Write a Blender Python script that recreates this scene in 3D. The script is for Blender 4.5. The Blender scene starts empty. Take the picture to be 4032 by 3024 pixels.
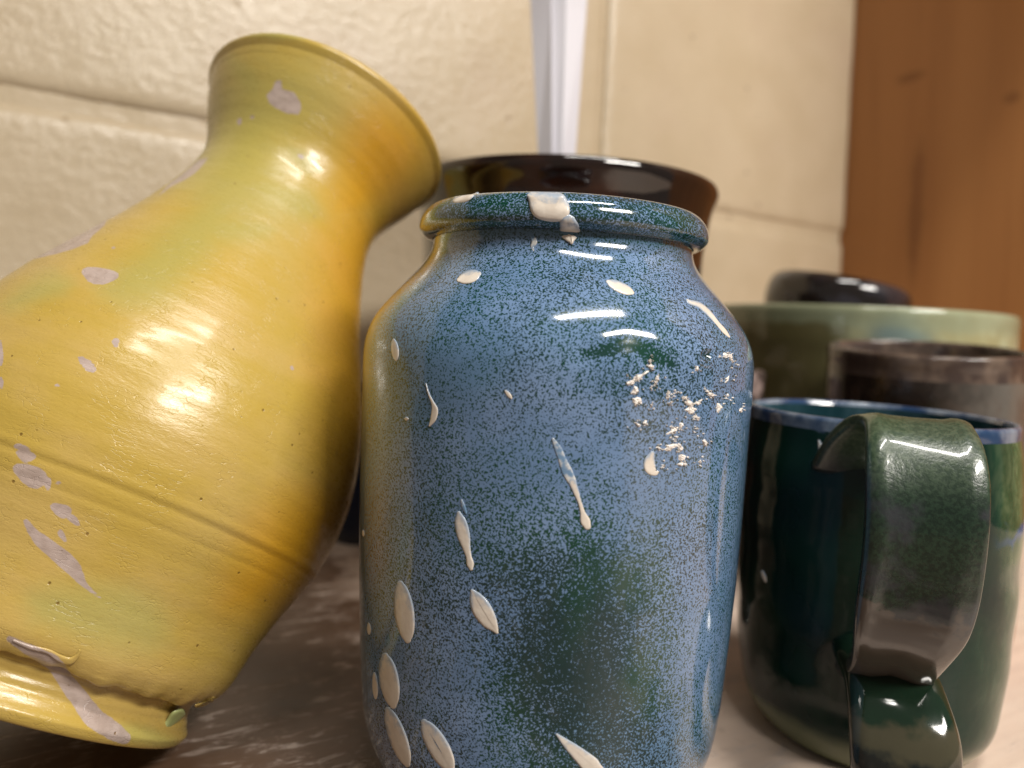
import bpy, bmesh, math, random
import numpy as np
from mathutils import Matrix, Vector
random.seed(4); rng = np.random.RandomState(7)
S = bpy.context.scene
COL = S.collection
# ------------------------------------------------------------------ camera
EYE = .126                                   # lens height above the shelf board
ROLL = math.radians(3.1)
F_PX, CX, CY = 2912., 2016., 1290.
cd = bpy.data.cameras.new('camera'); cam = bpy.data.objects.new('camera', cd); COL.objects.link(cam)
cd.lens = 26; cd.sensor_width = 36; cd.sensor_fit = 'HORIZONTAL'
cd.shift_y = -(1512 - CY) / 4032
cd.clip_start = .01; cd.clip_end = 50
RV = np.array([math.cos(ROLL), 0, math.sin(ROLL)]); UV = np.array([-math.sin(ROLL), 0, math.cos(ROLL)]); FV = np.array([0, 1., 0])
EYEP = np.array([0, 0, EYE])
cam.matrix_world = Matrix([[RV[0], UV[0], 0, 0], [0, 0, -1, 0], [RV[2], UV[2], 0, EYE], [0, 0, 0, 1]])
cd.dof.use_dof = True; cd.dof.focus_distance = .172; cd.dof.aperture_fstop = 8.5
S.camera = cam
# ------------------------------------------------------------------ light
S.view_settings.view_transform = 'Standard'; S.view_settings.look = 'None'
S.view_settings.exposure = 0; S.view_settings.gamma = 1
W = bpy.data.worlds.new('World'); S.world = W; W.use_nodes = True
W.node_tree.nodes['Background'].inputs[0].default_value = (.62, .56, .50, 1)
W.node_tree.nodes['Background'].inputs[1].default_value = .25

def area(name, loc, aim, sx, sy, power, col, rot=0.):
    l = bpy.data.lights.new(name, 'AREA'); l.shape = 'RECTANGLE'; l.size = sx; l.size_y = sy
    l.energy = power; l.color = col
    o = bpy.data.objects.new(name, l); COL.objects.link(o)
    z = (Vector(loc) - Vector(aim)).normalized(); x = Vector((math.cos(rot), math.sin(rot), 0)); x = (x - z * x.dot(z)).normalized(); y = z.cross(x)
    o.matrix_world = Matrix([[x[0], y[0], z[0], loc[0]], [x[1], y[1], z[1], loc[1]], [x[2], y[2], z[2], loc[2]], [0, 0, 0, 1]])
    return o
area('ceiling_tube_lamp', (.36, -.38, 1.75), (.36, -.38, 0), .95, .11, 22, (1, .96, .9), .48)
area('ceiling_panel_lamp', (1.25, -1.1, 1.55), (.1, .2, .1), .9, .3, 53, (1, .95, .88), .6)

# ------------------------------------------------------------------ camera ray helpers (numbers measured once, used to lay marks onto the curved pots)
def proj(P):
    d = P - EYEP; z = d @ FV
    return np.stack([CX + F_PX * (d @ RV) / z, CY - F_PX * (d @ UV) / z], -1)
def rays(px):
    px = np.asarray(px, float)
    return FV + np.outer((px[:, 0] - CX) / F_PX, RV) + np.outer((CY - px[:, 1]) / F_PX, UV)

# ------------------------------------------------------------------ node helper
class NT:
    def __init__(s, name):
        s.m = bpy.data.materials.new(name); s.m.use_nodes = True; s.t = s.m.node_tree
        s.b = s.t.nodes['Principled BSDF']; s.c = s.t.nodes.new('ShaderNodeTexCoord').outputs['Object']
    def n(s, typ, ins=None, **kw):
        q = s.t.nodes.new('ShaderNode' + typ)
        for k, v in kw.items(): setattr(q, k, v)
        for k, v in (ins or {}).items(): s.put(q.inputs[k], v)
        return q
    def put(s, sock, v):
        if isinstance(v, bpy.types.NodeSocket): s.t.links.new(v, sock)
        elif isinstance(v, (tuple, list)) and len(v) == 3 and sock.type == 'RGBA': sock.default_value = (*v, 1)
        else: sock.default_value = v
    def math(s, op, a, b=0., c=0., clamp=False):
        q = s.n('Math', {0: a, 1: b, 2: c}, operation=op); q.use_clamp = clamp; return q.outputs[0]
    def scale(s, v, sc, loc=(0, 0, 0), rot=(0, 0, 0)):
        return s.n('Mapping', {'Vector': v, 'Scale': sc, 'Location': loc, 'Rotation': rot}).outputs[0]
    def noise(s, sc, det=3., rough=.5, v=None, dist=0.):
        return s.n('TexNoise', {'Vector': v if v is not None else s.c, 'Scale': sc, 'Detail': det, 'Roughness': rough, 'Distortion': dist}).outputs[0]
    def ramp(s, v, lo, hi):
        q = s.n('MapRange', {'Value': v, 'From Min': lo, 'From Max': hi}); q.interpolation_type = 'SMOOTHSTEP'; return q.outputs[0]
    def mix(s, f, a, b):
        q = s.t.nodes.new('ShaderNodeMix'); q.data_type = 'RGBA'
        s.put(q.inputs[0], f); s.put(q.inputs[6], a); s.put(q.inputs[7], b); return q.outputs[2]
    def bump(s, h, strength=.5, dist=.001, n=None):
        q = s.n('Bump', {'Height': h, 'Strength': strength, 'Distance': dist})
        if n is not None: s.put(q.inputs['Normal'], n)
        return q.outputs[0]
    def attr(s, name):
        return s.n('Attribute', attribute_name=name).outputs['Fac']
    def out(s, color=None, rough=None, normal=None, **kw):
        if color is not None: s.put(s.b.inputs['Base Color'], color)
        if rough is not None: s.put(s.b.inputs['Roughness'], rough)
        if normal is not None: s.put(s.b.inputs['Normal'], normal)
        for k, v in kw.items(): s.put(s.b.inputs[k.replace('_', ' ')], v)
        return s.m
    def ell(s, cx, cy, rx, ry, ax=(0, 2), soft=.3):
        """soft elliptical stain mask in object space"""
        sp = s.n('SeparateXYZ', {0: s.c}); wob = s.math('MULTIPLY', s.math('SUBTRACT', s.noise(60.), .5), .9)
        a = s.math('DIVIDE', s.math('SUBTRACT', sp.outputs[ax[0]], cx), rx); b = s.math('DIVIDE', s.math('SUBTRACT', sp.outputs[ax[1]], cy), ry)
        r = s.math('ADD', s.math('SQRT', s.math('ADD', s.math('MULTIPLY', a, a), s.math('MULTIPLY', b, b))), wob)
        return s.ramp(r, 1 + soft, 1 - soft)

# ------------------------------------------------------------------ object helpers
def tag(o, label, cat, group=None):
    o['label'] = label; o['category'] = cat
    if group: o['group'] = group
    return o
def root(name, label, cat, M=None):
    o = bpy.data.objects.new(name, None); COL.objects.link(o); o.empty_display_size = .02
    if M is not None: o.matrix_world = M
    return tag(o, label, cat)
def mesh(name, V, Fs, mat, parent=None, smooth=True):
    me = bpy.data.meshes.new(name); me.from_pydata([tuple(v) for v in V], [], Fs); me.update()
    if smooth: me.polygons.foreach_set('use_smooth', [True] * len(me.polygons))
    o = bpy.data.objects.new(name, me); COL.objects.link(o)
    if mat: me.materials.append(mat)
    if parent: o.parent = parent
    return o
def box(name, lo, hi, mat, parent=None, bev=.0):
    bm = bmesh.new(); bmesh.ops.create_cube(bm, size=1)
    for v in bm.verts:
        for i in range(3): v.co[i] = lo[i] + (v.co[i] + .5) * (hi[i] - lo[i])
    if bev: bmesh.ops.bevel(bm, geom=bm.edges[:], offset=bev, segments=3, affect='EDGES', profile=.6)
    me = bpy.data.meshes.new(name); bm.to_mesh(me); bm.free(); me.materials.append(mat)
    me.polygons.foreach_set('use_smooth', [bool(bev)] * len(me.polygons))
    o = bpy.data.objects.new(name, me); COL.objects.link(o)
    if parent: o.parent = parent
    return o
def spl(ks, kr, s):
    ks = np.asarray(ks, float); kr = np.asarray(kr, float); n = len(ks); h = np.diff(ks)
    A = np.eye(n); b = np.zeros(n)
    for i in range(1, n - 1):
        A[i, i-1] = h[i-1]; A[i, i] = 2*(h[i-1]+h[i]); A[i, i+1] = h[i]
        b[i] = 6*((kr[i+1]-kr[i])/h[i]-(kr[i]-kr[i-1])/h[i-1])
    M = np.linalg.solve(A, b); i = np.clip(np.searchsorted(ks, s)-1, 0, n-2); t = s-ks[i]; hh = h[i]
    return kr[i]+t*((kr[i+1]-kr[i])/hh-hh*(2*M[i]+M[i+1])/6)+t**2*M[i]/2+t**3*(M[i+1]-M[i])/(6*hh)
def smooth_path(pts, n):
    """Catmull-Rom through 2-D or n-D points"""
    P = np.asarray(pts, float); P = np.vstack([2*P[0]-P[1], P, 2*P[-1]-P[-2]]); out = []
    k = len(P) - 3
    for j in range(n):
        u = j/(n-1)*k; i = min(int(u), k-1); t = u-i; a, b, c, d = P[i:i+4]
        out.append(.5*((2*b)+(-a+c)*t+(2*a-5*b+4*c-d)*t*t+(-a+3*b-3*c+d)*t**3))
    return np.array(out)
def lathe(name, prof, mat, parent, seg=192, wob=None, cap0=False):
    """prof: list of (r, z). wob(theta, z, r) -> new r"""
    prof = np.asarray(prof, float); th = np.linspace(0, 2*np.pi, seg, endpoint=False)
    Rr = np.repeat(prof[:, :1], seg, 1); Z = np.repeat(prof[:, 1:], seg, 1); T = np.repeat(th[None], len(prof), 0)
    if wob is not None: Rr = wob(T, Z, Rr)
    V = np.stack([Rr*np.cos(T), Rr*np.sin(T), Z], -1).reshape(-1, 3)
    Fs = []
    for i in range(len(prof)-1):
        a = i*seg; b = a+seg
        Fs += [(a+j, a+(j+1) % seg, b+(j+1) % seg, b+j) for j in range(seg)]
    if cap0: Fs.append(tuple(range(seg-1, -1, -1)))
    return mesh(name, V, Fs, mat, parent)

def poly_sd(px, poly):
    """signed pixel distance to a polygon, negative inside"""
    poly = np.asarray(poly, float); a = poly; b = np.roll(poly, -1, 0); d = b-a
    t = np.clip(((px[:, None]-a)*d).sum(2)/((d**2).sum(1)+1e-9), 0, 1)
    dist = np.sqrt(((px[:, None]-(a+t[..., None]*d))**2).sum(2)).min(1)
    x, y = px[:, 0][:, None], px[:, 1][:, None]
    cr = ((a[:, 1] > y) != (b[:, 1] > y)) & (x < (b[:, 0]-a[:, 0])*(y-a[:, 1])/(b[:, 1]-a[:, 1]+1e-12)+a[:, 0])
    ins = cr.sum(1) % 2 == 1
    return np.where(ins, -dist, dist)
def stroke_outline(st, n=28):
    """st: [(x, y, halfwidth)...] -> closed outline"""
    P = smooth_path(st, n); d = np.gradient(P[:, :2], axis=0); d /= np.linalg.norm(d, axis=1)[:, None]+1e-9
    nn = np.stack([-d[:, 1], d[:, 0]], 1); w = np.maximum(P[:, 2], .8)
    Lf = P[:, :2]+nn*w[:, None]; Rt = P[:, :2]-nn*w[:, None]
    def capp(c, dirv, w, nv):
        return np.array([c+w*(math.cos(a)*nv+math.sin(a)*dirv) for a in (.5, 1.05, 1.57, 2.1, 2.64)])
    e = capp(P[-1, :2], d[-1], w[-1], nn[-1]); s = capp(P[0, :2], -d[0], w[0], -nn[0])
    return np.vstack([Lf, e, Rt[::-1], s])

def patch(name, outline, hit, mat, parent, rise=.00035, inv=None, jag=0.):
    """a slightly raised blot of glaze lying on a curved surface; hit(px)->(P,N)"""
    o = np.asarray(outline, float)
    if jag: o = o+rng.uniform(-jag, jag, o.shape)
    c = o.mean(0); n = len(o)
    # pull inward along the local normal: rings at several insets
    nx = np.roll(o, -1, 0)-np.roll(o, 1, 0); nx = np.stack([nx[:, 1], -nx[:, 0]], 1); nx /= np.linalg.norm(nx, axis=1)[:, None]+1e-9
    if poly_sd((o[:1]+nx[:1]*.5), o)[0] > 0: nx = -nx
    # half thickness at each outline point
    cen = o.copy()
    dist = np.zeros(n)
    for i in range(n):
        dd = o-o[i]; L2 = (dd**2).sum(1); al = dd@nx[i]; al[i] = 0
        ok = al > 1e-6; dist[i] = (L2[ok]/(2*al[ok])).min() if ok.any() else 1.
    dist = np.minimum(dist, 60)
    rings = []; V = []
    for f, hgt in ((0, -.15), (.0, .4), (.22, .8), (.5, 1.), (.85, 1.0)):
        q = o+nx*(dist*f)[:, None]
        P, N = hit(q)
        V.append(P+N*rise*hgt)
    k = len(V); Vv = np.vstack(V); Fs = []
    for r_ in range(k-1):
        for j in range(n): Fs.append((r_*n+j, r_*n+(j+1) % n, (r_+1)*n+(j+1) % n, (r_+1)*n+j))
    Fs.append(tuple((k-1)*n+j for j in range(n)))
    if inv is not None:
        Vv = (Vv-inv[1]) @ inv[0]
    ob_ = mesh(name, Vv, Fs, mat, parent)
    y0, y1 = o[:, 1].min(), o[:, 1].max(); ph = (o[:, 1]-y0)/(y1-y0+1e-6)
    at = ob_.data.attributes.new('thick', 'FLOAT', 'POINT')
    at.data.foreach_set('value', np.concatenate([np.clip(rv_*.5+ph*.7, 0, 1) for rv_ in (0, 0, .35, .75, 1.)]))
    return ob_

def hitter(base, e1, e2, a, ks, kr, smax):
    def hit(px):
        px = np.asarray(px, float); D = rays(px); n = len(px)
        t0 = np.full(n, .10); t1 = np.full(n, .40); found = np.zeros(n, bool); lo = t0.copy(); hi = t1.copy()
        ts = np.linspace(.1, .4, 400)
        prev = np.zeros(n)
        for t in ts:
            P = EYEP+D*t-base; s = P@a; rad = np.hypot(P@e1, P@e2); rr = spl(ks, kr, np.clip(s, 0, smax))
            ins = (rad < rr) & (s > 0) & (s < smax) & ~found
            hi[ins] = t; lo[ins] = t-(ts[1]-ts[0]); found |= ins
        for _ in range(14):
            m = (lo+hi)/2; P = EYEP+D*m[:, None]-base; s = P@a; rad = np.hypot(P@e1, P@e2); rr = spl(ks, kr, np.clip(s, 0, smax))
            ins = rad < rr; hi = np.where(ins, m, hi); lo = np.where(ins, lo, m)
        if found.any() and not found.all():
            g = np.median(hi[found]); hi[~found] = g
        Q = EYEP+D*hi[:, None]; P = Q-base; s = P@a
        dr = (spl(ks, kr, np.clip(s+2e-4, 0, smax))-spl(ks, kr, np.clip(s-2e-4, 0, smax)))/4e-4
        rv = P-s[:, None]*a; rv /= np.linalg.norm(rv, axis=1)[:, None]; N = rv-dr[:, None]*a; N /= np.linalg.norm(N, axis=1)[:, None]
        # snap points that missed onto the silhouette radius
        Q = base+s[:, None]*a+rv*spl(ks, kr, np.clip(s, 0, smax))[:, None]
        return Q, N
    return hit

# ================================================================== SETTING
WN = np.array([-.5075, .8616, 0]); WT = np.array([.8616, .5075, 0]); WD = .46
WM = Matrix([[WT[0], WN[0], 0, WN[0]*WD], [WT[1], WN[1], 0, WN[1]*WD], [0, 0, 1, 0], [0, 0, 0, 1]])   # wall frame: x along, y into the wall

def wall_material(name, gloss):
    n = NT(name); sp = n.c
    st = n.scale(sp, (1, 1, 1.25))
    a = n.noise(130, 5, .62, st); b = n.noise(420, 3, .6, st); c = n.noise(24, 2)
    pit = n.n('TexVoronoi', {'Vector': sp, 'Scale': 52., 'Randomness': 1.}).outputs[0]
    gate = n.ramp(n.noise(33, 2), .53, .6)
    pitm = n.math('MULTIPLY', n.ramp(pit, .13, .05), gate)
    h = n.math('ADD', n.math('MULTIPLY', n.ramp(a, .3, .72), 1.), n.math('MULTIPLY', b, .45))
    h = n.math('SUBTRACT', h, n.math('MULTIPLY', pitm, 2.5))
    col = n.mix(n.ramp(c, .3, .7), (.64, .53, .365), (.68, .57, .405))
    col = n.mix(n.math('MULTIPLY', pitm, .75), col, (.30, .20, .11))
    col = n.mix(n.math('MULTIPLY', n.ramp(n.noise(9, 3), .55, .75), .25), col, (.62, .48, .38))
    return n.out(col, n.math('ADD', .12, n.math('MULTIPLY', b, .25)), n.bump(h, .34, gloss))
M_WALL = wall_material('painted_block', .0009)
M_MORT = wall_material('painted_mortar', .0006)

wall = bpy.data.objects.new('wall', None); COL.objects.link(wall); wall['kind'] = 'structure'; wall.matrix_world = WM
# mortar bed behind everything, then each block as its own piece
ZJ, JH, U0, BL = .2315, .0095, .341, .40
UL, UR = -.75, .639
box('mortar', (UL, .0034, -.05), (UR, .06, .80), M_MORT, wall)
def block(u0, u1, z0, z1):
    """a block face with softly uneven arrises"""
    u0 = max(u0, UL); u1 = min(u1, UR)
    nu = max(8, int((u1-u0)/.004)); nz = 44
    V = []; Fs = []
    us = np.linspace(u0, u1, nu); zs = np.linspace(z0, z1, nz)
    zs = z0+(z1-z0)*(.5-.5*np.cos(np.linspace(0, np.pi, nz)))
    for z in zs:
        for u in us:
            wob = .0002*math.sin(u*95+z*31)+.0001*math.sin(u*231+1.3)
            e = min(z-z0, z1-z)+wob
            eu = min(u-u0 if u0 > UL else 1, u1-u if u1 < UR else 1)
            q = lambda t: .0034*math.exp(-max(t, 0)/.0024)
            V.append((u, q(e)+.5*q(eu)+.0003*math.sin(u*60)*math.sin(z*70), z))
    for i in range(nz-1):
        for j in range(nu-1): a = i*nu+j; Fs.append((a, a+1, a+nu+1, a+nu))
    n0 = len(V); per = [j for j in range(nu)]+[i*nu+nu-1 for i in range(1, nz)]+[(nz-1)*nu+j for j in range(nu-2, -1, -1)]+[i*nu for i in range(nz-2, 0, -1)]
    for k in per: V.append((V[k][0], .05, V[k][2]))
    m = len(per)
    for k in range(m): Fs.append((per[(k+1) % m], per[k], n0+k, n0+(k+1) % m))
    mesh('cinder_block', V, Fs, M_WALL, wall)
h2 = JH/2; CH = .2
for u in (U0-2*BL, U0-BL, U0): block(u+h2*.4, u+BL-h2*.4, ZJ+h2, ZJ+h2+.27)
for u in (U0-.1-2*BL, U0-.1-BL, U0-.1, U0+.3): block(u+h2*.4, u+BL-h2*.4, ZJ-h2-CH, ZJ-h2)
for u in (U0-.1-2*BL, U0-.1-BL, U0-.1, U0+.3): block(u+h2*.4, u+BL-h2*.4, ZJ+3*h2+.27, ZJ+3*h2+.27+.26)

# shelf board
n = NT('worn_shelf_board')
v = n.scale(n.c, (1, 9, 1)); g = n.noise(22, 5, .6, v)
scr = n.n('TexNoise', {'Vector': n.scale(n.c, (1.2, 5, 1), rot=(0, 0, .35)), 'Scale': 26., 'Detail': 5., 'Roughness': .7, 'Distortion': 1.2}).outputs[0]
scr2 = n.n('TexNoise', {'Vector': n.scale(n.c, (6, 1, 1), rot=(0, 0, -.5)), 'Scale': 30., 'Detail': 5., 'Roughness': .7, 'Distortion': .8}).outputs[0]
l1 = n.ramp(n.math('ABSOLUTE', n.math('SUBTRACT', scr, .5)), .03, .0); l2 = n.ramp(n.math('ABSOLUTE', n.math('SUBTRACT', scr2, .5)), .024, .0)
zone = n.ramp(n.noise(20, 4, .65), .42, .58)
dust = n.math('MULTIPLY', n.math('MAXIMUM', l1, l2), zone)
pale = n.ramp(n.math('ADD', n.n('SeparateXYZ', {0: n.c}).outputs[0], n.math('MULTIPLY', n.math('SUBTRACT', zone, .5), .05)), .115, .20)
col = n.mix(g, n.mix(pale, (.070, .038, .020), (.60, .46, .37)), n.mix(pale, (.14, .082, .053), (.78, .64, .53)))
smr = n.noise(60, 6, .72, n.scale(n.c, (1, 3.2, 1), rot=(0, 0, .25)), .6)
dust = n.math('MULTIPLY', n.math('ADD', n.math('MULTIPLY', n.math('MULTIPLY', l1, .35), n.ramp(n.noise(45, 2), .45, .6)), n.ramp(smr, .52, .64)), zone, clamp=True)
col = n.mix(n.math('MULTIPLY', dust, .8), col, (.60, .50, .44))
col = n.mix(n.math('MULTIPLY', zone, .10), col, (.40, .30, .25))
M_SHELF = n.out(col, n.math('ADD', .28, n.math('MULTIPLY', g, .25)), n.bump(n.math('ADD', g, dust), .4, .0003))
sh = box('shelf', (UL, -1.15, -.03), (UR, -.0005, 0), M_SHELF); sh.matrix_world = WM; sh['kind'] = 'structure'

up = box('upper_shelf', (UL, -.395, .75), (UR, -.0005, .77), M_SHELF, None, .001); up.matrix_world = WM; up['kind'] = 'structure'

# wooden side panel of the shelf unit
n = NT('orange_brown_wood')
v = n.scale(n.c, (1, 1, .09)); warp = n.noise(7, 3, .5, v, 1.5)
gr = n.noise(60, 5, .6, n.scale(n.c, (1, 1, .05)))
col = n.mix(n.ramp(warp, .3, .7), (.38, .165, .050), (.45, .21, .070))
col = n.mix(n.math('MULTIPLY', n.ramp(gr, .45, .75), .45), col, (.29, .115, .034))
PK = []
M_PANEL_NT = n; PANEL_COL = col
# knots: long resin streak and two small knots, placed in the panel's own coordinates (x towards the camera, z up)
def panel_pt(px):
    D = rays([px])[0]; t = .639/(D@WT); P = EYEP+D*t; return -(P@WN-WD), P[2]
for (x0, y0), (x1, y1), w in (((3640, 560), (3565, 1070), .011), ((3525, 300), (3640, 305), .012), ((3970, 385), (3990, 380), .010)):
    a = panel_pt((x0, y0)); b = panel_pt((x1, y1)); print('panel', a, b)
    cx, cz = (a[0]+b[0])/2, (a[1]+b[1])/2
    rx = max(abs(a[0]-b[0])/2, .0065); rz = max(abs(a[1]-b[1])/2, .0045)
    m_ = n.ell(-cx, cz, rx, rz, (1, 2), .45)
    PANEL_COL = n.mix(n.math('MULTIPLY', m_, .5), PANEL_COL, (.14, .045, .008))
M_PANEL = n.out(PANEL_COL, .42, n.bump(gr, .3, .0004))
pn = box('side_panel', (UR+.0015, -.62, 0.0005), (UR+.02, .02, .80), M_PANEL, None, .001); pn.matrix_world = WM
tag(pn, 'orange brown wooden side panel of the shelf with dark knots, at the right', 'panel')

# ================================================================== BLUE JAR
JB = np.array([.0126, .2046, 0.])
jr = root('stoneware_jar', 'speckled blue glazed jar with white splashes and rolled rim, in front at the centre', 'jar', Matrix.Translation(JB))
jz = [0, .0015, .005, .010, .018, .03, .045, .065, .09, .105, .115, .1205, .1245, .1285, .1325, .137, .1413, .1445, .1472, .149]
jrr = [.034, .0358, .0385, .0412, .0455, .0482, .0494, .0506, .0515, .0519, .0522, .0520, .0510, .0490, .0461, .0422, .0384, .0363, .0354, .0353]
def glaze_jar(name, lip=False):
    n = NT(name)
    warp = n.n('TexNoise', {'Vector': n.c, 'Scale': 1100., 'Detail': 1.}).outputs[1]
    vv = n.n('VectorMath', {0: n.c, 1: n.n('VectorMath', {0: warp, 'Scale': .0006}, operation='SCALE').outputs[0]}, operation='ADD').outputs[0]
    sp = n.noise(2150, 2., .6, vv)
    big = n.noise(26, 3, .55); mid = n.noise(85, 3, .6)
    # greener zones: lower middle of the front, round the shoulder and where the glaze ran thin
    zone = n.math('ADD', n.math('MULTIPLY', big, .22), n.math('MULTIPLY', mid, .08))
    g1 = n.ell(.006, .056, .016, .024, (0, 2), .7)
    front = n.ramp(n.n('SeparateXYZ', {0: n.c}).outputs[1], .0, -.02)
    zone = n.math('ADD', zone, n.math('MULTIPLY', n.math('MULTIPLY', g1, front), .15))
    zone = n.math('ADD', zone, n.math('MULTIPLY', n.attr('pool'), .13))
    if lip: zone = n.math('ADD', zone, .085)
    thr = n.math('ADD', .312, zone)
    m = n.ramp(n.math('SUBTRACT', sp, thr), -.03, .035)
    hue = n.ramp(n.noise(38, 2), .35, .65)
    blue = n.mix(hue, (.125, .22, .385), (.18, .28, .465))
    blue = n.mix(n.math('MULTIPLY', n.ramp(n.noise(17, 2), .48, .64), .6), blue, (.07, .19, .31))
    dark = n.mix(n.ramp(n.noise(30, 2), .4, .6), (.005, .050, .030), (.010, .034, .036))
    if not lip:
        zc = n.n('SeparateXYZ', {0: n.c}).outputs[2]
        blue = n.mix(n.math('MULTIPLY', n.ramp(zc, .1455, .1485), .75), blue, (.03, .09, .13))
    col = n.mix(m, dark, blue)
    h = n.math('ADD', n.math('MULTIPLY', n.noise(32, 1), 1.), n.math('MULTIPLY', sp, .006))
    return n.out(col, .12, n.bump(h, .12, .0010), Coat_Weight=.7, Coat_Roughness=.035, IOR=1.5)
M_JAR = glaze_jar('speckled_blue_glaze'); M_JLIP = glaze_jar('speckled_lip_glaze', True)
M_INNER = NT('dark_inner_glaze').out((.02, .05, .06), .2)
def jar_px_dent(V):
    """finger crease below the shoulder and a small pit, pressed into the clay"""
    px = proj(V+JB); rad = V[:, :2]/np.linalg.norm(V[:, :2], axis=1)[:, None]; fr = V[:, 1] < 0
    d = np.zeros(len(V))
    cre = stroke_outline([(2300, 1392, 3), (2380, 1384, 5), (2440, 1362, 7), (2480, 1352, 8), (2530, 1372, 9), (2590, 1405, 12), (2640, 1428, 6)])
    sel = fr & (px[:, 0] > 2200) & (px[:, 0] < 2800) & (px[:, 1] > 1230) & (px[:, 1] < 1560)
    sd = poly_sd(px[sel], cre)
    dd = -.0003*np.exp(-(np.maximum(sd, 0)/40)**2)
    up = stroke_outline([(2330, 1345, 5), (2470, 1318, 10), (2560, 1335, 8), (2650, 1370, 4)])
    dd += .0000*np.exp(-(np.maximum(poly_sd(px[sel], up), 0)/26)**2)
    dd += -.0008*np.exp(-((px[sel]-(2785, 1400))**2).sum(1)/(16**2))+.0003*np.exp(-((((px[sel]-(2785, 1400))**2).sum(1)**.5-34)/12)**2)
    d[sel] = dd
    pl = np.zeros(len(V)); pl[sel] = np.exp(-(np.maximum(sd, 0)/20)**2)+.8*np.exp(-((px[sel]-(2785, 1400))**2).sum(1)/(26**2)); jar_px_dent.pool = pl
    V[:, :2] += rad*d[:, None]; return V
zs = np.concatenate([np.linspace(0, .1, 90)[:-1], np.linspace(.1, .149, 150)])
prof = [(.0, .0012), (.030, .0012), (.0325, .0002)]+[(r, z) for r, z in zip(spl(jz, jrr, zs), zs)]
def wob_jar(T, Z, R):
    return R+.00004*np.sin(3*T+Z*40)*(Z > .01)+.00002*np.sin(Z*420+T)*(Z > .01)
o = lathe('body', prof, M_JAR, jr, 720, wob_jar)
V = np.empty(len(o.data.vertices)*3); o.data.vertices.foreach_get('co', V); V = jar_px_dent(V.reshape(-1, 3)); o.data.vertices.foreach_set('co', V.ravel()); o.data.update()
o.data.attributes.new('pool', 'FLOAT', 'POINT').data.foreach_set('value', jar_px_dent.pool)
lip = smooth_path([(.0353, .1490), (.0372, .1494), (.0388, .1508), (.0391, .1526), (.0384, .1550), (.0366, .1571), (.0345, .1577), (.0325, .1568), (.0312, .1545), (.0312, .150), (.0335, .143), (.040, .135), (.0465, .122), (.0475, .10), (.046, .06), (.0435, .03), (.038, .015), (.028, .011), (.0, .010)], 110)
def wob_lip(T, Z, R): return R+.00025*np.sin(2*T+1.)+.00012*np.sin(7*T+Z*200)
o = lathe('rim', lip, M_JLIP, jr, 360, wob_lip)

n = NT('white_glaze_splash'); bl = n.ramp(n.noise(230, 3), .35, .7)
wt = n.ramp(n.math('ADD', n.attr('thick'), n.math('MULTIPLY', n.math('SUBTRACT', n.noise(600, 4, .65), .5), .9)), .2, .72)
M_WHITE = n.out(n.mix(wt, (.36, .42, .50), n.mix(bl, (.70, .62, .53), (.78, .71, .62))), .28, n.bump(n.noise(900, 3), .2, .0003), Coat_Weight=.3)
n = NT('thin_white_glaze'); M_THIN = n.out(n.mix(n.ramp(n.noise(500, 3), .42, .62), (.16, .27, .42), (.62, .62, .60)), .18, n.bump(n.noise(500, 2), .2, .0003))
n = NT('pinkish_glint'); M_GLINT = n.out((.86, .80, .74), .2, n.bump(n.noise(1500, 3), .8, .0006), Coat_Weight=.4)  # pale glossy colour standing in for broken reflections on the jar
jk = np.array(jz+[.1500, .1512, .1526, .1550, .1571, .1576]); jkr = np.array(jrr+[.0382, .0390, .0391, .0384, .0366, .0350])
hitj = hitter(JB, np.array([1., 0, 0]), np.array([0, 1., 0]), np.array([0, 0, 1.]), jk, jkr, .1576)
INVJ = (np.eye(3), JB)
Z2 = lambda pts: [(1350+p[0]*.784, 500+p[1]*.784)+tuple(w*.784 for w in p[2:]) for p in pts]
Z6 = lambda pts: [(1300+p[0]*.8582, 1600+p[1]*.8582)+tuple(w*.8582 for w in p[2:]) for p in pts]
def lens(x0, y0, x1, y1, w, k=.5): return [(x0+(x1-x0)*t, y0+(y1-y0)*t, w*max(.04, 4*t*(1-t))**k) for t in (.03, .06, .12, .22, .36, .5, .64, .78, .88, .94, .97)]
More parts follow.
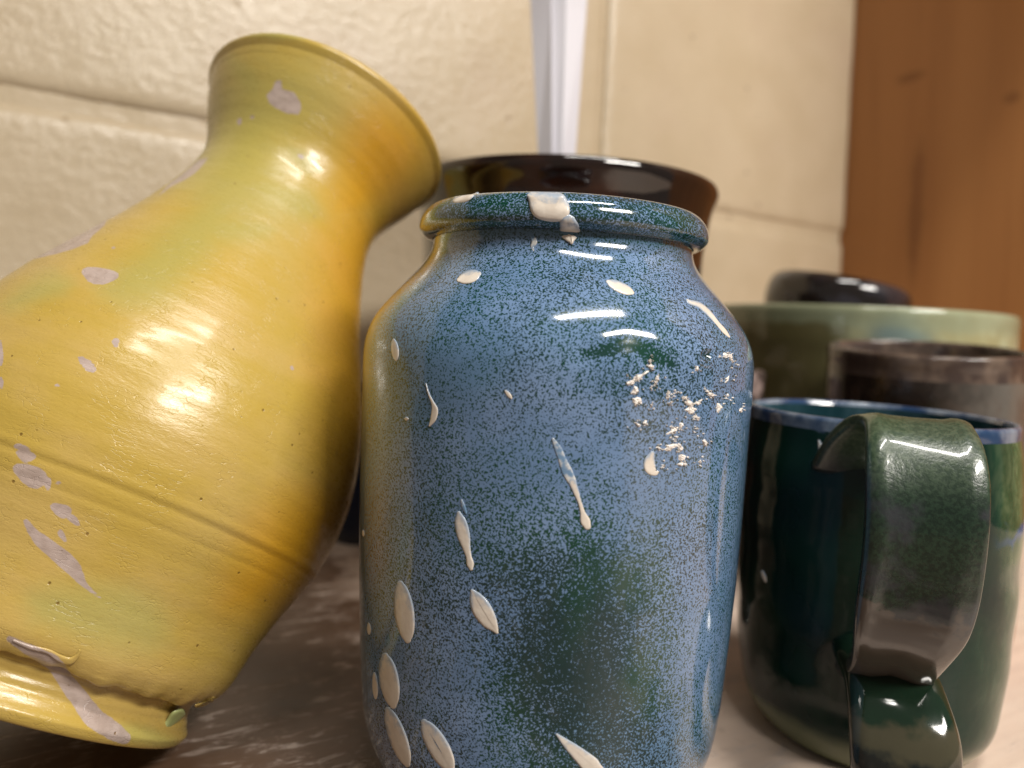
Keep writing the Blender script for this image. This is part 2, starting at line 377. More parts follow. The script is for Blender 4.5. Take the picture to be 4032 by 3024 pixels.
strokes = [
 Z2(lens(580, 770, 688, 735, 32)), Z2(lens(1325, 775, 1458, 835, 27)),
 Z2([(1727, 868, 4), (1745, 880, 12), (1790, 895, 14), (1835, 932, 14), (1880, 985, 10), (1915, 1025, 11), (1940, 1055, 4)]),
 Z2(lens(256, 1066, 268, 1172, 18)), Z2(lens(815, 1322, 848, 1364, 10)),
 Z2([(418, 1288, 2), (432, 1340, 4), (452, 1385, 7), (462, 1420, 15), (455, 1465, 14), (437, 1500, 4)]),
 Z2(lens(312, 1465, 329, 1466, 10)),
 Z6([(590, 488, 8), (598, 530, 26), (612, 590, 29), (625, 645, 18), (636, 690, 12), (643, 722, 16), (647, 745, 8)]),
 Z6(lens(322, 806, 358, 1080, 45)), Z6([(652, 846, 8), (668, 878, 30), (695, 930, 44), (730, 985, 36), (752, 1015, 20), (766, 1038, 6)]),
 Z6(lens(252, 1138, 292, 1380, 44)), Z6(lens(203, 1220, 210, 1343, 13)), Z6(lens(178, 993, 180, 1046, 9)), Z6(lens(152, 566, 154, 596, 5)),
 Z6(lens(262, 1384, 358, 1650, 40)), Z6(lens(428, 1443, 560, 1672, 48)),
 Z6([(1040, 1505, 5), (1085, 1548, 20), (1150, 1605, 34), (1200, 1650, 40), (1235, 1672, 24)]),
 Z6([(1478, 215, 10), (1465, 250, 24), (1468, 285, 26), (1490, 305, 14), (1504, 300, 4)]),
 Z6([(1110, 345, 18), (1125, 385, 14), (1145, 440, 9), (1158, 485, 11), (1170, 525, 22), (1180, 550, 16)]),
]
for s_ in strokes: patch('glaze_spot', stroke_outline(s_), hitj, M_WHITE, jr, .00016, INVJ)
for s_ in (Z6([(1022, 150, 6), (1045, 195, 16), (1065, 245, 18), (1085, 295, 24), (1108, 340, 20)]), Z6([(603, 430, 4), (612, 460, 8), (624, 490, 5)]),
           Z2([(950, 548, 10), (962, 575, 14), (952, 600, 9), (958, 622, 5)])):
    patch('glaze_spot', stroke_outline(s_), hitj, M_THIN, jr, .00012, INVJ)
lipb = [(925, 345), (945, 328), (985, 321), (1030, 323), (1075, 330), (1108, 342), (1128, 370), (1138, 405), (1136, 440), (1112, 466), (1075, 474), (1030, 472), (985, 462), (955, 440), (940, 405), (935, 375)]
def dense(poly, k=3):
    P = np.asarray(poly, float); Q = smooth_path(np.vstack([P, P[:1]]), len(P)*k+1)[:-1]; return Q
patch('glaze_spot', dense(np.array(Z2(lipb))), hitj, M_WHITE, jr, .0004, INVJ, .3)
patch('glaze_spot', dense(np.array(Z2([(552, 368), (600, 337), (668, 324), (655, 350), (625, 375), (590, 388), (560, 385)]))), hitj, M_WHITE, jr, .00016, INVJ)
patch('glaze_spot', stroke_outline(Z2([(1130, 480, 42), (1138, 510, 50), (1142, 540, 50), (1145, 565, 26), (1148, 580, 10)])), hitj, M_WHITE, jr, .0004, INVJ)
# broken highlights on the right of the shoulder, built as raised pale flakes: too small and many to part, one piece
Z6B = lambda x, y: (2400+x*.4823, 1200+y*.4823)
fl = [(345, 510, 25, 22, 0), (325, 460, 12, 14, 0), (250, 585, 62, 20, -30), (180, 630, 40, 22, -30), (205, 700, 26, 36, 20), (225, 780, 34, 44, 0), (480, 720, 16, 16, 0), (478, 755, 18, 24, 0), (487, 810, 5, 22, 0), (342, 825, 9, 26, 10), (610, 760, 32, 20, 20), (650, 800, 38, 22, 30), (665, 855, 44, 36, 10), (705, 915, 46, 15, 20), (720, 805, 18, 12, 0), (892, 838, 22, 38, 0), (520, 1025, 48, 14, -30), (580, 985, 14, 32, 15), (500, 995, 12, 12, 0), (500, 1162, 56, 28, -10), (582, 1170, 20, 36, -20), (590, 1255, 30, 28, 0), (585, 1300, 42, 20, -10), (775, 1130, 16, 34, -20), (735, 1283, 16, 14, 0), (440, 1312, 16, 7, 20), (942, 415, 18, 20, 0), (983, 425, 18, 24, -20), (997, 455, 8, 22, -10), (958, 608, 28, 7, -60), (825, 735, 32, 14, 20), (798, 702, 12, 9, 0), (712, 525, 18, 20, 0), (285, 960, 18, 12, -30), (235, 985, 14, 13, 0), (545, 1080, 11, 6, 0), (705, 1010, 20, 5, 0), (960, 740, 6, 16, 0), (335, 678, 9, 8, 0), (400, 1170, 26, 10, 20), (388, 600, 10, 36, 20), (370, 635, 10, 14, 0), (560, 712, 12, 5, 0), (1070, 860, 12, 16, 0)]
V0 = []; F0 = []
def add_glint(cx, cy, rx, ry, rot):
    m = 11; a = math.radians(rot); pts = []
    for k in range(m):
        th = 2*math.pi*k/m; rr = random.uniform(.5, 1.45)
        x, y = rx*rr*math.cos(th), ry*rr*math.sin(th); pts.append(Z6B(cx+x*math.cos(a)-y*math.sin(a), cy+x*math.sin(a)+y*math.cos(a)))
    pts = np.array(pts); c = pts.mean(0)
    P, N = hitj(np.vstack([pts, c+(pts-c)*.55, c[None]])); hh = np.concatenate([np.full(m, .00002), rng.uniform(.00015, .0005, m), [.0004]])
    Q = P+N*hh[:, None]-JB; b = len(V0); V0.extend(Q.tolist())
    for k in range(m):
        k2 = (k+1) % m; F0.append((b+k, b+k2, b+m+k2, b+m+k)); F0.append((b+m+k, b+m+k2, b+2*m))
for f in fl:
    add_glint(*f)
    for _ in range(6):
        add_glint(f[0]+random.gauss(0, 26), f[1]+random.gauss(0, 28), random.uniform(3, 10), random.uniform(3, 8), random.uniform(0, 180))
fo = mesh('glint_flakes', V0, F0, M_GLINT, jr, False); fo['kind'] = 'stuff'

# ================================================================== YELLOW VASE
VB = np.array([-.12611, .19498, .02291]); va = np.array([.29196, .52369, 1.]); va /= np.linalg.norm(va)
ve1 = np.cross([0, 1., 0], va); ve1 /= np.linalg.norm(ve1); ve2 = np.cross(va, ve1)
VM = Matrix([[ve1[0], ve2[0], va[0], VB[0]], [ve1[1], ve2[1], va[1], VB[1]], [ve1[2], ve2[2], va[2], VB[2]], [0, 0, 0, 1]])
vr = root('leaning_vase', 'mottled yellow vase with flared neck and lilac blotches, leaning over at the left', 'vase', VM)
VL = .20292; vf = np.array([0, .035, .07, .11, .17, .27, .38, .5, .62, .74, .85, .93, 1.])*VL
vk = np.array([.04456, .04412, .04942, .05194, .05504, .06162, .06232, .0556, .04495, .03611, .03399, .0411, .04674])
polys = []
Zv1 = lambda L: np.array(L, float)*.9113
Zv5 = lambda L: np.array(L, float)*.9186+np.array([0, 1500.])
Zs = lambda L: [(p[0]*.9186, 1500+p[1]*.9186, p[2]*.9186) for p in L]
def ellp(cx, cy, rx, ry, rot=0):
    a = math.radians(rot); t = np.linspace(0, 2*np.pi, 14, endpoint=False); w = 1+.12*np.sin(3*t+cx)
    x, y = rx*np.cos(t)*w, ry*np.sin(t)*w; return np.stack([cx+x*math.cos(a)-y*math.sin(a), cy+x*math.sin(a)+y*math.cos(a)], 1)
for P_ in ([(1150, 412), (1178, 385), (1190, 350), (1215, 345), (1220, 385), (1270, 400), (1298, 440), (1302, 470), (1290, 495), (1240, 490), (1195, 470), (1162, 445)],
           [(335, 1538), (360, 1540), (395, 1562), (417, 1590), (410, 1612), (370, 1600), (345, 1568)],
           [(680, 850), (725, 800), (800, 742), (860, 690), (900, 680), (875, 715), (840, 750), (795, 780), (745, 802)],
           [(120, 1112), (240, 1040), (330, 995), (420, 945), (465, 945), (450, 975), (398, 1020), (380, 1050), (320, 1075), (240, 1098), (150, 1118)]):
    polys.append((Zv1(P_), 7))
for e_ in ((430, 1190, 80, 37, 6), (500, 1480, 15, 22, 0), (1035, 525, 10, 16, 10), (1090, 506, 8, 8), (490, 1070, 9, 6), (1300, 676, 16, 9, 30), (1262, 1590, 8, 12, -20), (0, 1530, 14, 60), (2, 1650, 12, 24)):
    polys.append((Zv1(ellp(*e_)), 8))
for e_ in ((95, 285, 40, 12, 15), (110, 320, 45, 24, 15), (130, 405, 78, 46, 25), (205, 440, 16, 30), (250, 437, 14, 8), (262, 555, 48, 30, 25), (315, 595, 34, 16, 40), (267, 665, 12, 34, -30), (245, 18, 14, 8), (5, 15, 10, 22)):
    polys.append((Zv5(ellp(*e_)), 18))
for s_, so in (([(110, 600, 10), (160, 670, 26), (240, 735, 34), (310, 800, 34), (360, 870, 14), (430, 930, 4)], 20), ([(40, 1105, 14), (110, 1145, 22), (180, 1180, 30), (235, 1215, 34), (270, 1270, 34), (340, 1360, 40), (400, 1440, 44), (470, 1490, 42), (530, 1530, 30)], 26)):
    polys.append((stroke_outline([tuple(Zv5([(p[0], p[1])])[0])+(p[2]*.92,) for p in s_]), so))
green = [(ellp(950, 560, 330, 260, -50), 420), (ellp(980, 330, 120, 60, 60), 130), (ellp(800, 480, 40, 110, 10), 80), (ellp(1080, 760, 200, 60, 20), 120), (ellp(700, 980, 330, 110, -40), 170), (ellp(1180, 620, 90, 45, 40), 90),
         (ellp(420, 2420, 260, 100, 10), 160), (ellp(150, 1150, 130, 40, -20), 90), (ellp(560, 2900, 140, 30, 12), 50), (ellp(900, 900, 160, 60, 0), 120), (ellp(1060, 130, 170, 20, 5), 40)]
orange = [(ellp(1440, 1500, 150, 620, 0), 420), (ellp(1480, 640, 110, 200, 30), 300), (ellp(1180, 2150, 300, 130, -40), 380)]
def vase_mask(o):
    me = o.data; nv = len(me.vertices); V = np.empty(nv*3); me.vertices.foreach_get('co', V); V = V.reshape(-1, 3)
    Wd = VB+V@np.array([ve1, ve2, va]); px = proj(Wd)
    N = np.empty(nv*3); me.vertices.foreach_get('normal', N); N = N.reshape(-1, 3)@np.array([ve1, ve2, va])
    fr = ((Wd-EYEP)*N).sum(1) < 1e-3*0+.02
    for nm, sets in (('lilac', polys), ('green', [(p_, s_*1.5) for p_, s_ in green]), ('orange', orange)):
        m = np.zeros(nv)
        for pl, soft in sets:
            lo, hi = pl.min(0)-soft, pl.max(0)+soft
            sel = np.where(fr & (px > lo).all(1) & (px < hi).all(1))[0]
            if len(sel): m[sel] = np.maximum(m[sel], np.clip(.5-poly_sd(px[sel], pl)/soft, 0, 1))
        at = me.attributes.new(nm, 'FLOAT', 'POINT'); at.data.foreach_set('value', m)
n = NT('mottled_yellow_glaze')
lil, grn, org = n.attr('lilac'), n.attr('green'), n.attr('orange')
st = n.scale(n.c, (1, 1, 3.2)); cl = n.noise(24, 4, .6, n.scale(n.c, (1, 1, 2.), rot=(.2, .1, 0)))
fine = n.noise(420, 4, .65, st); grain = n.noise(1100, 2, .6)
brush = n.noise(120, 4, .6, n.scale(n.c, (1, 1, 6)))
col = n.mix(n.ramp(cl, .35, .68), (.47, .325, .060), (.51, .355, .105))
col = n.mix(n.math('MULTIPLY', n.ramp(brush, .4, .7), .2), col, (.46, .33, .07))
col = n.mix(n.math('MULTIPLY', n.ramp(n.math('ADD', org, n.math('MULTIPLY', n.math('SUBTRACT', cl, .5), .35)), .0, .8), .8), col, (.60, .29, .006))
gm = n.ramp(n.math('ADD', grn, n.math('MULTIPLY', n.math('SUBTRACT', cl, .5), .9)), .08, .8)
col = n.mix(n.math('MULTIPLY', gm, .66), col, (.36, .335, .095))
col = n.mix(n.math('MULTIPLY', n.ramp(grain, .55, .75), .18), col, (.36, .22, .03))
lm = n.ramp(n.math('ADD', lil, n.math('MULTIPLY', n.math('SUBTRACT', n.noise(420, 4, .65), .5), .5)), .36, .64)
col = n.mix(n.math('MULTIPLY', lm, .9), col, n.mix(n.ramp(n.noise(300, 3), .35, .65), (.37, .29, .27), (.46, .37, .35)))
vo = n.n('TexVoronoi', {'Vector': n.c, 'Scale': 330., 'Randomness': 1.})
pin = n.math('MULTIPLY', n.ramp(vo.outputs[0], .15, .06), n.math('GREATER_THAN', n.n('SeparateXYZ', {0: vo.outputs[1]}).outputs[0], .86))
col = n.mix(n.math('MULTIPLY', pin, .8), col, (.16, .08, .01))
crk = n.n('TexVoronoi', {'Vector': n.n('VectorMath', {0: st, 1: n.n('VectorMath', {0: n.n('TexNoise', {'Vector': n.c, 'Scale': 300.}).outputs[1], 'Scale': .006}, operation='SCALE').outputs[0]}, operation='ADD').outputs[0], 'Scale': 260.}, feature='DISTANCE_TO_EDGE').outputs[0]
crm = n.math('MULTIPLY', n.ramp(crk, .05, .0), n.ramp(n.noise(150, 2), .48, .6))
h = n.math('ADD', n.math('MULTIPLY', fine, .55), n.math('ADD', n.math('MULTIPLY', brush, .25), n.math('MULTIPLY', crm, -.32)))
h = n.math('SUBTRACT', h, n.math('MULTIPLY', pin, 1.))
M_VASE = n.out(col, n.math('ADD', .2, n.math('MULTIPLY', fine, .18)), n.bump(h, .4, .0005), Coat_Weight=.3, Coat_Roughness=.15)
sgr = .24909*VL
def wob_vase(T, Z, R):
    g = -.0002*np.exp(-((Z-sgr)/.0006)**2)+.00022*np.exp(-((Z-sgr-.0016)/.0011)**2)
    g2 = -.00015*np.exp(-((Z-sgr+.0045)/.0006)**2)
    return R+g+g2+.00022*np.sin(2*T+1+Z*12)+.00004*np.sin(Z*620+2*T)+.00002*np.sin(Z*1400+T*3)
sb = np.linspace(.0135, VL-.0065, 330)
rb = spl(vf, vk, sb); rb[:1] -= .0
fill = [(.0400, .0122), (.0462, .0119), (.0480, .0122)]
body = fill+[(max(r, .0486) if s < .016 else r, s) for r, s in zip(rb, sb)]
ob = lathe('body', body, M_VASE, vr, 760, wob_vase)
V = np.empty(len(ob.data.vertices)*3); ob.data.vertices.foreach_get('co', V); V = V.reshape(-1, 3); T = np.arctan2(V[:, 1], V[:, 0])
wv = .0005*np.sin(5*T+1)+.0004*np.sin(11*T+2.)+.0003*np.sin(23*T)+.0002*np.sin(47*T+1)
fo_ = np.exp(-np.maximum(V[:, 2]-.0118, 0)/.0025); V[:, 2] += wv*fo_; V[:, :2] *= (1+(.006*np.sin(7*T+.5)+.004*np.sin(19*T))*fo_)[:, None]
ob.data.vertices.foreach_set('co', V.ravel()); ob.data.update(); vase_mask(ob)
hitv = hitter(VB, ve1, ve2, va, vf, vk, VL); INVV = (np.array([ve1, ve2, va]).T, VB)
M_DRIPG = NT('green_drip').out((.36, .40, .16), .2)
patch('glaze_drip', stroke_outline(Zs([(775, 1422, 18), (750, 1440, 22), (722, 1468, 14), (698, 1496, 7)])), hitv, M_DRIPG, vr, .0006, INVV)
for s_ in ([(60, 1112, 5), (130, 1140, 8), (205, 1158, 10), (255, 1188, 15), (300, 1200, 15), (330, 1180, 9), (342, 1155, 5)], [(840, 1392, 6), (890, 1382, 9), (925, 1365, 11)]):
    q_ = patch('glaze_drip', stroke_outline(Zs(s_)), hitv, M_VASE, vr, .0003, INVV); vase_mask(q_)
rt = spl(vf, vk, np.linspace(VL-.0065, VL-.0045, 6))
rimp = [(r, s) for r, s in zip(rt, np.linspace(VL-.0065, VL-.0045, 6))]+smooth_path([(rt[-1]+.0001, VL-.0042), (rt[-1]+.0009, VL-.0032), (.04690, VL-.0018), (.04660, VL-.0004), (.0455, VL+.0006), (.0435, VL+.0002), (.041, VL-.003), (.0365, VL-.012), (.030, VL-.028), (.0315, VL-.05), (.038, VL-.075), (.050, VL-.11), (.053, VL-.14), (.046, VL-.165), (.036, VL-.178), (.02, VL-.184), (0, VL-.185)], 90).tolist()
oc = lathe('rim', rimp, M_VASE, vr, 760, lambda T, Z, R: R+.0002*np.sin(2*T+1+Z*12)); vase_mask(oc)
footp = smooth_path([(0., .003), (.038, .0028), (.0405, .0004), (.0436, .0), (.0447, .0008), (.0455, .0021), (.0450, .0034), (.0437, .0062), (.0433, .0090), (.0440, .0110), (.0446, .0119), (.0446, .0132), (.0435, .0150)], 70).tolist()
od = lathe('foot', footp, M_VASE, vr, 760, lambda T, Z, R: R+.00025*np.sin(2*T+1)*(R > .03)+.00012*np.sin(Z*2600)*(R > .03)); vase_mask(od)

# ================================================================== GREEN MUG
MB = np.array([.1225, .2462, 0.])
mr = root('glazed_mug', 'dark green mug with blue rim and broad strap handle facing the viewer', 'mug', Matrix.Translation(MB))
n = NT('dark_green_glaze')
sx = n.n('SeparateXYZ', {0: n.c}); X, Zc = sx.outputs[0], sx.outputs[2]
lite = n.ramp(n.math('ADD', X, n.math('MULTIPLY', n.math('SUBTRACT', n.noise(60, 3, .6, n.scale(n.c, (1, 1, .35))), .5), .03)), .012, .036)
hi = n.ramp(n.math('ADD', Zc, n.math('MULTIPLY', n.math('SUBTRACT', n.noise(70, 3), .5), .04)), .045, .075)
run = n.noise(190, 5, .65, n.scale(n.c, (1, 1, .4)), 2.5)
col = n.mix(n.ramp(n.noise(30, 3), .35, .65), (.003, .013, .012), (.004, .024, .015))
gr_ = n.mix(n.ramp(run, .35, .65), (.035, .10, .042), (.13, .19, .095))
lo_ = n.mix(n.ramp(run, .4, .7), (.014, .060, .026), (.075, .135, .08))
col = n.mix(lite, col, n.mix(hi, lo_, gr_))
band = n.math('MULTIPLY', lite, n.ramp(n.math('ABSOLUTE', n.math('SUBTRACT', n.math('ADD', Zc, n.math('MULTIPLY', n.noise(110, 4), .022)), .085)), .004, .0006))
col = n.mix(n.math('MULTIPLY', band, .8), col, (.03, .09, .30))
band2 = n.math('MULTIPLY', lite, n.ramp(n.math('ABSOLUTE', n.math('SUBTRACT', n.math('ADD', Zc, n.math('MULTIPLY', n.noise(90), .016)), .069)), .006, .002))
col = n.mix(n.math('MULTIPLY', band2, .6), col, (.16, .15, .13))
foot_ = n.ramp(n.math('ADD', Zc, n.math('MULTIPLY', n.noise(40), .01)), .019, .012)
col = n.mix(n.math('MULTIPLY', foot_, .75), col, (.19, .21, .12))
top = n.ramp(n.math('ADD', Zc, n.math('MULTIPLY', n.noise(120, 3), .009)), .1055, .108)
col = n.mix(top, col, n.mix(n.ramp(n.noise(90, 3), .4, .6), (.025, .05, .20), (.20, .26, .40)))
M_MUG = n.out(col, .07, n.bump(n.noise(55, 3, .6), .25, .0012), IOR=1.4)
n = NT('blue_rim_glaze'); M_MRIM = n.out(n.mix(n.ramp(n.noise(75, 4), .38, .62), (.02, .05, .12), (.22, .27, .34)), .12, n.bump(n.noise(60), .2, .001), Coat_Weight=.4)
n = NT('inner_teal_glaze'); sx = n.n('SeparateXYZ', {0: n.c}).outputs[2]
icol = n.mix(n.ramp(n.noise(70, 3, .6, n.scale(n.c, (1, 1, .6))), .35, .65), (.010, .035, .045), (.04, .085, .11))
M_MIN = n.out(n.mix(n.ramp(sx, .095, .09), icol, (.07, .09, .02)), .1)
mo = smooth_path([(0, .003), (.026, .003), (.0275, .0004), (.0295, .0006), (.0335, .004), (.0372, .010), (.0392, .018), (.0402, .028), (.0414, .045), (.0421, .065), (.0420, .082), (.0411, .094), (.0405, .1005)], 100)
lathe('body', mo, M_MUG, mr, 240, lambda T, Z, R: R+.00025*np.sin(2*T)*(R > .03)+.0002*np.sin(Z*300+T*2)*(R > .03))
lathe('rim', smooth_path([(.0405, .1005), (.0406, .1025), (.0405, .1038), (.0398, .1046), (.0386, .1044), (.0379, .1030)], 26), M_MRIM, mr, 240, lambda T, Z, R: R+.00025*np.sin(2*T))
lathe('interior', smooth_path([(.0379, .1030), (.0380, .095), (.0390, .08), (.0375, .045), (.0345, .022), (.027, .011), (.0, .008)], 40), M_MIN, mr, 160, lambda T, Z, R: R+.00025*np.sin(2*T)*(R > .03))
hd = np.array([-.019, -.065, 0]); hd = hd/np.linalg.norm(hd); hl = np.array([-hd[1], hd[0], 0])
n = NT('green_handle_glaze'); sp_ = n.noise(900, 3, .65); cl = n.noise(60, 4, .6)
hz = n.n('SeparateXYZ', {0: n.c}).outputs[2]
col = n.mix(n.ramp(sp_, .4, .62), (.005, .016, .009), (.014, .034, .019))
col = n.mix(n.math('MULTIPLY', n.ramp(cl, .45, .6), .7), col, (.035, .035, .045))
col = n.mix(n.math('MULTIPLY', n.ramp(hz, .088, .104), .7), col, n.mix(n.ramp(sp_, .4, .6), (.04, .075, .04), (.09, .13, .075)))
col = n.mix(n.ramp(n.math('ADD', hz, n.math('MULTIPLY', n.math('ADD', cl, n.math('MULTIPLY', n.noise(250, 3), .5)), .022)), .0815, .0785), col, (.080, .066, .054))  # brown reflection of the floor, painted into the lower strap's colour
rgh = n.math('ADD', .13, n.math('MULTIPLY', n.ramp(hz, .066, .074), .17))
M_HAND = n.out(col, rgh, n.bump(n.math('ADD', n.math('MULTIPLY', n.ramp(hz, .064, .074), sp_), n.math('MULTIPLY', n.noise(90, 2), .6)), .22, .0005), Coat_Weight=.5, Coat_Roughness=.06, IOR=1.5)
def strap(name, path, mat, thick, nseg=70, crown=.0006):
    """path rows: outward, z, half width, sideways shift"""
    P = smooth_path(path, nseg); d = np.gradient(P[:, :2], axis=0); d /= np.linalg.norm(d, axis=1)[:, None]
    nrm = np.stack([-d[:, 1], d[:, 0]], 1)
    if nrm[nseg//2, 0] < 0: nrm = -nrm
    m = 40; V = []; Fs = []
    for i in range(nseg):
        w = P[i, 2]; tk = thick*(1-.15*math.sin(i/nseg*7))
        for k in range(m):
            a = 2*math.pi*k/m; c, s = math.cos(a), math.sin(a)
            u = w*(abs(c)**.36)*(1 if c > 0 else -1); q = tk*.5*(abs(s)**.5)*(1 if s > 0 else -1)
            if s > 0: q += -crown*math.cos(u/w*math.pi*.9)*.8+.0003*math.sin(u*700+i*.08)
            u += .0003*math.sin(i*.31)*(1 if c > 0 else -1)
            o2 = P[i, :2]+nrm[i]*q; lat = P[i, 3]+u
            p = hd*o2[0]+hl*lat+np.array([0, 0, o2[1]]); V.append(p)
    for i in range(nseg-1):
        for k in range(m): a = i*m+k; b = i*m+(k+1) % m; Fs.append((a, b, b+m, a+m))
    Fs.append(tuple(range(m-1, -1, -1))); Fs.append(tuple((nseg-1)*m+k for k in range(m)))
    o = mesh(name, V, Fs, mat, mr); bm = bmesh.new(); bm.from_mesh(o.data); bmesh.ops.recalc_face_normals(bm, faces=bm.faces[:]); bm.to_mesh(o.data); bm.free()
    return o
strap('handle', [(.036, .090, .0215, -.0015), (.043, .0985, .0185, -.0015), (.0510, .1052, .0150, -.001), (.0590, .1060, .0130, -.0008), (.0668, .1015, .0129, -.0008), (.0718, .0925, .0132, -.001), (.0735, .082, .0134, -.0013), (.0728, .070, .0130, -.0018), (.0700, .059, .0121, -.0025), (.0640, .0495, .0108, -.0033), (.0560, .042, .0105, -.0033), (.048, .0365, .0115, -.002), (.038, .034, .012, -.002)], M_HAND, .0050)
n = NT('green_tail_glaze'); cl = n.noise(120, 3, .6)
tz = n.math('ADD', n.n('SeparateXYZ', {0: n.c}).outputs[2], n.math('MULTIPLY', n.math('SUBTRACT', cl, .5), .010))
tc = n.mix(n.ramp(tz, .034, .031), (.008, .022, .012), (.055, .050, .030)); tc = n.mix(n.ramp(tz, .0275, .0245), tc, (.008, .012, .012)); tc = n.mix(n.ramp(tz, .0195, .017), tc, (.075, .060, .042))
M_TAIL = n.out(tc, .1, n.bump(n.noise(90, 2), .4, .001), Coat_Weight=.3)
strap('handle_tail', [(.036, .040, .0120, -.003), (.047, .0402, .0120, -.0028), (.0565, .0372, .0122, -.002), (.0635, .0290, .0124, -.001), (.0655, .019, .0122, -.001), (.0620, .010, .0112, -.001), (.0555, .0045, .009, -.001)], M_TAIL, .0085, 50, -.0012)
hitm = hitter(MB, np.array([1., 0, 0]), np.array([0, 1., 0]), np.array([0, 0, 1.]), [0, .010, .018, .028, .045, .065, .082, .094, .1005, .1045], [.03, .0372, .0392, .0402, .0414, .0421, .0420, .0411, .0405, .0403], .104)
for s_ in ([(3225, 1735, 4), (3232, 1760, 10), (3237, 1790, 10), (3243, 1820, 3)], [(3002, 2250, 4), (3008, 2268, 8), (3016, 2290, 3)], [(3075, 2143, 4), (3080, 2150, 3)]):
    patch('glaze_spot', stroke_outline(s_, 12), hitm, M_WHITE, mr, .0003, (np.eye(3), MB))

# ================================================================== POTS BEHIND
def pot(name, label, cat, loc, prof, mat, tilt=(0, 0), seg=128, parts=('body', 'rim'), split=None, rim_mat=None):
    M = Matrix.Translation(loc) @ Matrix.Rotation(tilt[0], 4, 'X') @ Matrix.Rotation(tilt[1], 4, 'Y')
    r_ = root(name, label, cat, M); P = smooth_path(prof, 120)
    k = int(split*119) if split else 80
    w = lambda T, Z, R: R+(.0002*np.sin(2*T+loc[0]*50)+.00015*np.sin(Z*300))*(R > .02)
    lathe('body', P[:k+1], mat, r_, seg, w); lathe('rim', P[k:], rim_mat or mat, r_, seg, w)
    return r_
n = NT('black_brown_gloss'); M_BLACK = n.out(n.mix(n.ramp(n.noise(40, 3), .4, .7), (.010, .006, .005), (.030, .010, .005)), .07, n.bump(n.noise(60, 2), .3, .001), Coat_Weight=.5, Coat_Roughness=.03)
pot('wide_rim_pot', 'glossy black brown pot with flared rim, standing behind the blue jar', 'pot', (.0221, .3600, 0),
    [(0, .002), (.046, .002), (.048, .0), (.052, .02), (.0565, .06), (.061, .10), (.0645, .135), (.0665, .155), (.0675, .168), (.0698, .182), (.0720, .1895), (.0722, .1925), (.0712, .1948), (.0695, .1945), (.0675, .190), (.0645, .175), (.062, .15), (.052, .05), (.045, .012), (0, .01)], M_BLACK, split=.46)
n = NT('olive_green_bowl')
zc = n.n('SeparateXYZ', {0: n.c}); xx = zc.outputs[0]; zz = zc.outputs[2]
rn = n.noise(36, 4, .6, n.scale(n.c, (1, 1, .5)))
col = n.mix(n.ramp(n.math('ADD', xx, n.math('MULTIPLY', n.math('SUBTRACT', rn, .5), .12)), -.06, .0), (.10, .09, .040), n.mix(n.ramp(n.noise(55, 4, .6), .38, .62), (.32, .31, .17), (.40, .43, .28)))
col = n.mix(n.math('MULTIPLY', n.ell(-.014, .132, .014, .010, (0, 2), .6), .8), col, (.13, .20, .21))
col = n.mix(n.math('MULTIPLY', n.ramp(n.math('ADD', zz, n.math('MULTIPLY', rn, .01)), .139, .144), .6), col, (.26, .30, .20))
M_BOWL = n.out(col, .14, n.bump(n.noise(50, 2), .3, .001), Coat_Weight=.4)
BW = (.2168, .4727, 0)
pot('deep_bowl', 'wide olive green glazed bowl standing behind the two mugs', 'bowl', BW,
    [(0, .003), (.045, .003), (.047, 0), (.052, .004), (.066, .03), (.077, .06), (.084, .09), (.0878, .12), (.0888, .136), (.0892, .1435), (.0885, .1468), (.0868, .1478), (.085, .1465), (.084, .14), (.082, .11), (.07, .05), (.05, .015), (0, .011)], M_BOWL, split=.5, seg=160)
n = NT('black_blue_gloss'); M_DK = n.out(n.mix(n.ramp(n.noise(45, 3), .5, .65), (.012, .009, .008), (.026, .024, .03)), .12, n.bump(n.noise(70, 2), .3, .001), Coat_Weight=.4)
pot('dark_cup', 'small black cup standing inside the olive green bowl, only its rim showing', 'cup', (BW[0]-.0335, BW[1]+.0, .0150),
    [(0, .002), (.022, .002), (.025, 0), (.028, .02), (.034, .08), (.040, .12), (.0428, .134), (.0430, .141), (.0418, .1475), (.0390, .1515), (.036, .1500), (.036, .12), (.025, .02), (0, .01)], M_DK, tilt=(.03, .15), split=.5)
n = NT('brown_mottled_glaze')
zc = n.n('SeparateXYZ', {0: n.c}); xx = zc.outputs[0]; zz = zc.outputs[2]
rn = n.noise(80, 4, .65, n.scale(n.c, (1, 1, .6)))
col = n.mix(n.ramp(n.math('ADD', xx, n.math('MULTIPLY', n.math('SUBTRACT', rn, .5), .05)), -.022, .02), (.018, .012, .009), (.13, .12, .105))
col = n.mix(n.math('MULTIPLY', n.ramp(rn, .5, .62), .4), col, (.07, .045, .035))
col = n.mix(n.ramp(zz, .03, .022), col, (.30, .10, .03))
M_BR = n.out(col, .2, n.bump(n.noise(90, 3), .4, .001), Coat_Weight=.3)
n = NT('brown_rim_glaze'); M_BRR = n.out(n.mix(n.ramp(n.noise(80, 4), .4, .65), (.06, .042, .036), (.15, .11, .085)), .14, n.bump(n.noise(70), .3, .001))
pot('brown_mug', 'brown and grey mottled mug with a rust edged rim, behind the dark green mug', 'mug', (.1876, .3362, 0),
    [(0, .002), (.034, .002), (.036, 0), (.0385, .004), (.0400, .02), (.0405, .06), (.0403, .10), (.0402, .1165), (.0406, .122), (.0405, .1252), (.0395, .1264), (.0382, .126), (.0375, .122), (.0375, .09), (.036, .02), (.03, .008), (0, .007)], M_BR, split=.43, rim_mat=M_BRR)
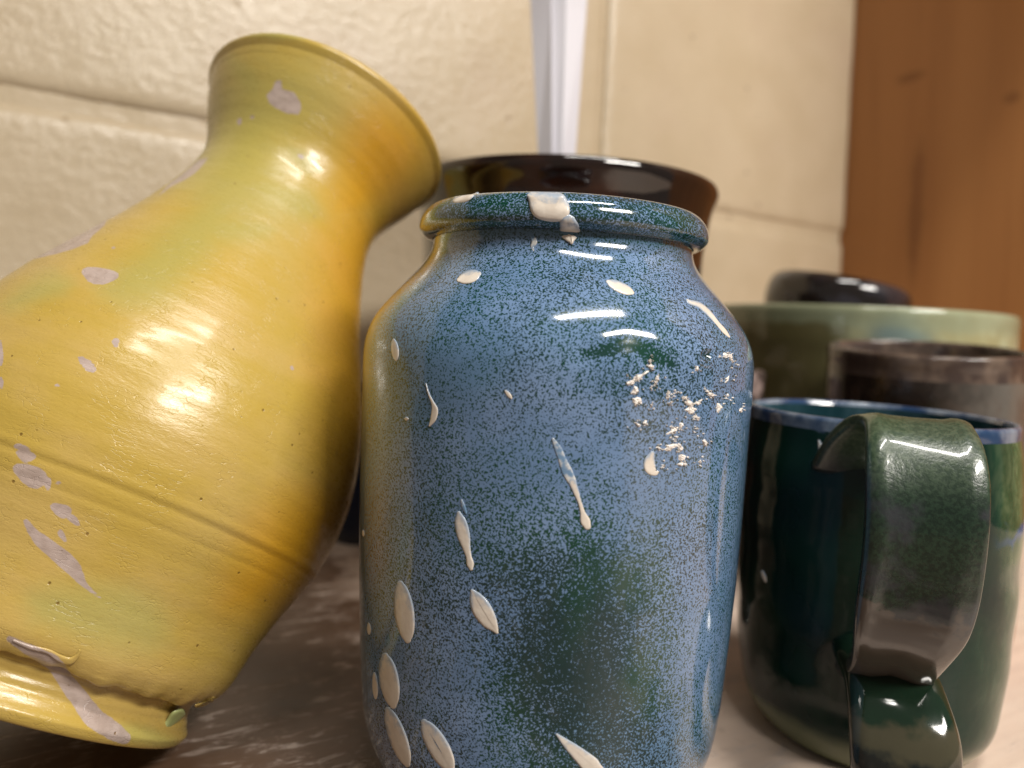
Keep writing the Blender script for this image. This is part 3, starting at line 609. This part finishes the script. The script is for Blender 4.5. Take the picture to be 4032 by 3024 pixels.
for ch in [o_ for o_ in COL.objects if o_.parent and o_.parent.name == 'brown_mug']:
    for v_ in ch.data.vertices:                       # the rim was thrown uneven: it dips towards the front
        v_.co.z += .085*(v_.co.x*.488+v_.co.y*.873)*max(0, v_.co.z/.126)**4+(.0006 if v_.co.z > .1 else 0)
M_BLUE = NT('navy_gloss').out((.004, .008, .018), .15)
pot('navy_jar', 'dark blue glazed jar by the wall, glimpsed in the gap left of the blue jar', 'jar', (-.079, .432, 0),
    [(0, .002), (.018, .002), (.02, 0), (.024, .01), (.026, .04), (.025, .065), (.021, .08), (.022, .086), (.0205, .088), (.0185, .084), (.02, .06), (.018, .01), (0, .006)], M_BLUE, split=.55, seg=64)
n = NT('pinkish_speckled_clay'); M_PK = n.out(n.mix(n.ramp(n.noise(160, 3), .45, .6), (.07, .05, .045), (.36, .27, .25)), .3)
pot('speckled_cup', 'small pinkish grey speckled cup almost hidden behind the right edge of the blue jar', 'cup', (.112, .400, 0),
    [(0, .002), (.016, .002), (.018, 0), (.0225, .02), (.0248, .07), (.0246, .10), (.0250, .107), (.0242, .110), (.023, .108), (.0225, .09), (.02, .02), (0, .006)], M_PK, split=.55, seg=64)

# white tapered strip standing in the black pot
n = NT('white_plastic'); M_PL = n.out((.62, .61, .66), .35)
def ray_at(az, sl, Y): return np.array([az*Y, Y, EYE+sl*Y])
Yb, Yt = .352, .372
V = []
rows = [(-.10, .350), (.2385, .360), (.44, .372), (.52, .376)]
for sl, Y in rows:
    t = (sl-.2385)/(.4437-.2385)
    L = .0228+(.0014-.0228)*t; Rr = .0743+(.0786-.0743)*t
    if sl < 0: L, Rr = .036, .066
    fold = L+(Rr-L)*(.36 if t < .9 else .36); mid = L+(Rr-L)*.62
    for az, dy in ((L, .004), (fold, -.001), (fold+.0012, .0012), (mid, -.0005), (Rr, .006)):
        p = ray_at(az, sl, Y); p[1] += dy; V.append(p)
    for az, dy in ((Rr, .0085), (mid, .003), (fold, .003), (L, .0065)):
        p = ray_at(az, sl, Y); p[1] += dy; V.append(p)
Fs = []; k = 9
for i in range(len(rows)-1):
    for j in range(k): Fs.append((i*k+j, i*k+(j+1) % k, (i+1)*k+(j+1) % k, (i+1)*k+j))
Fs.append(tuple(range(k))); Fs.append(tuple((len(rows)-1)*k+j for j in range(k)))
ws = mesh('plastic_strip', V, Fs, M_PL, None, False)
bm = bmesh.new(); bm.from_mesh(ws.data); bmesh.ops.recalc_face_normals(bm, faces=bm.faces[:]); bm.to_mesh(ws.data); bm.free()
tag(ws, 'white tapered plastic strip with a lengthwise fold, standing up out of the black pot', 'strip')
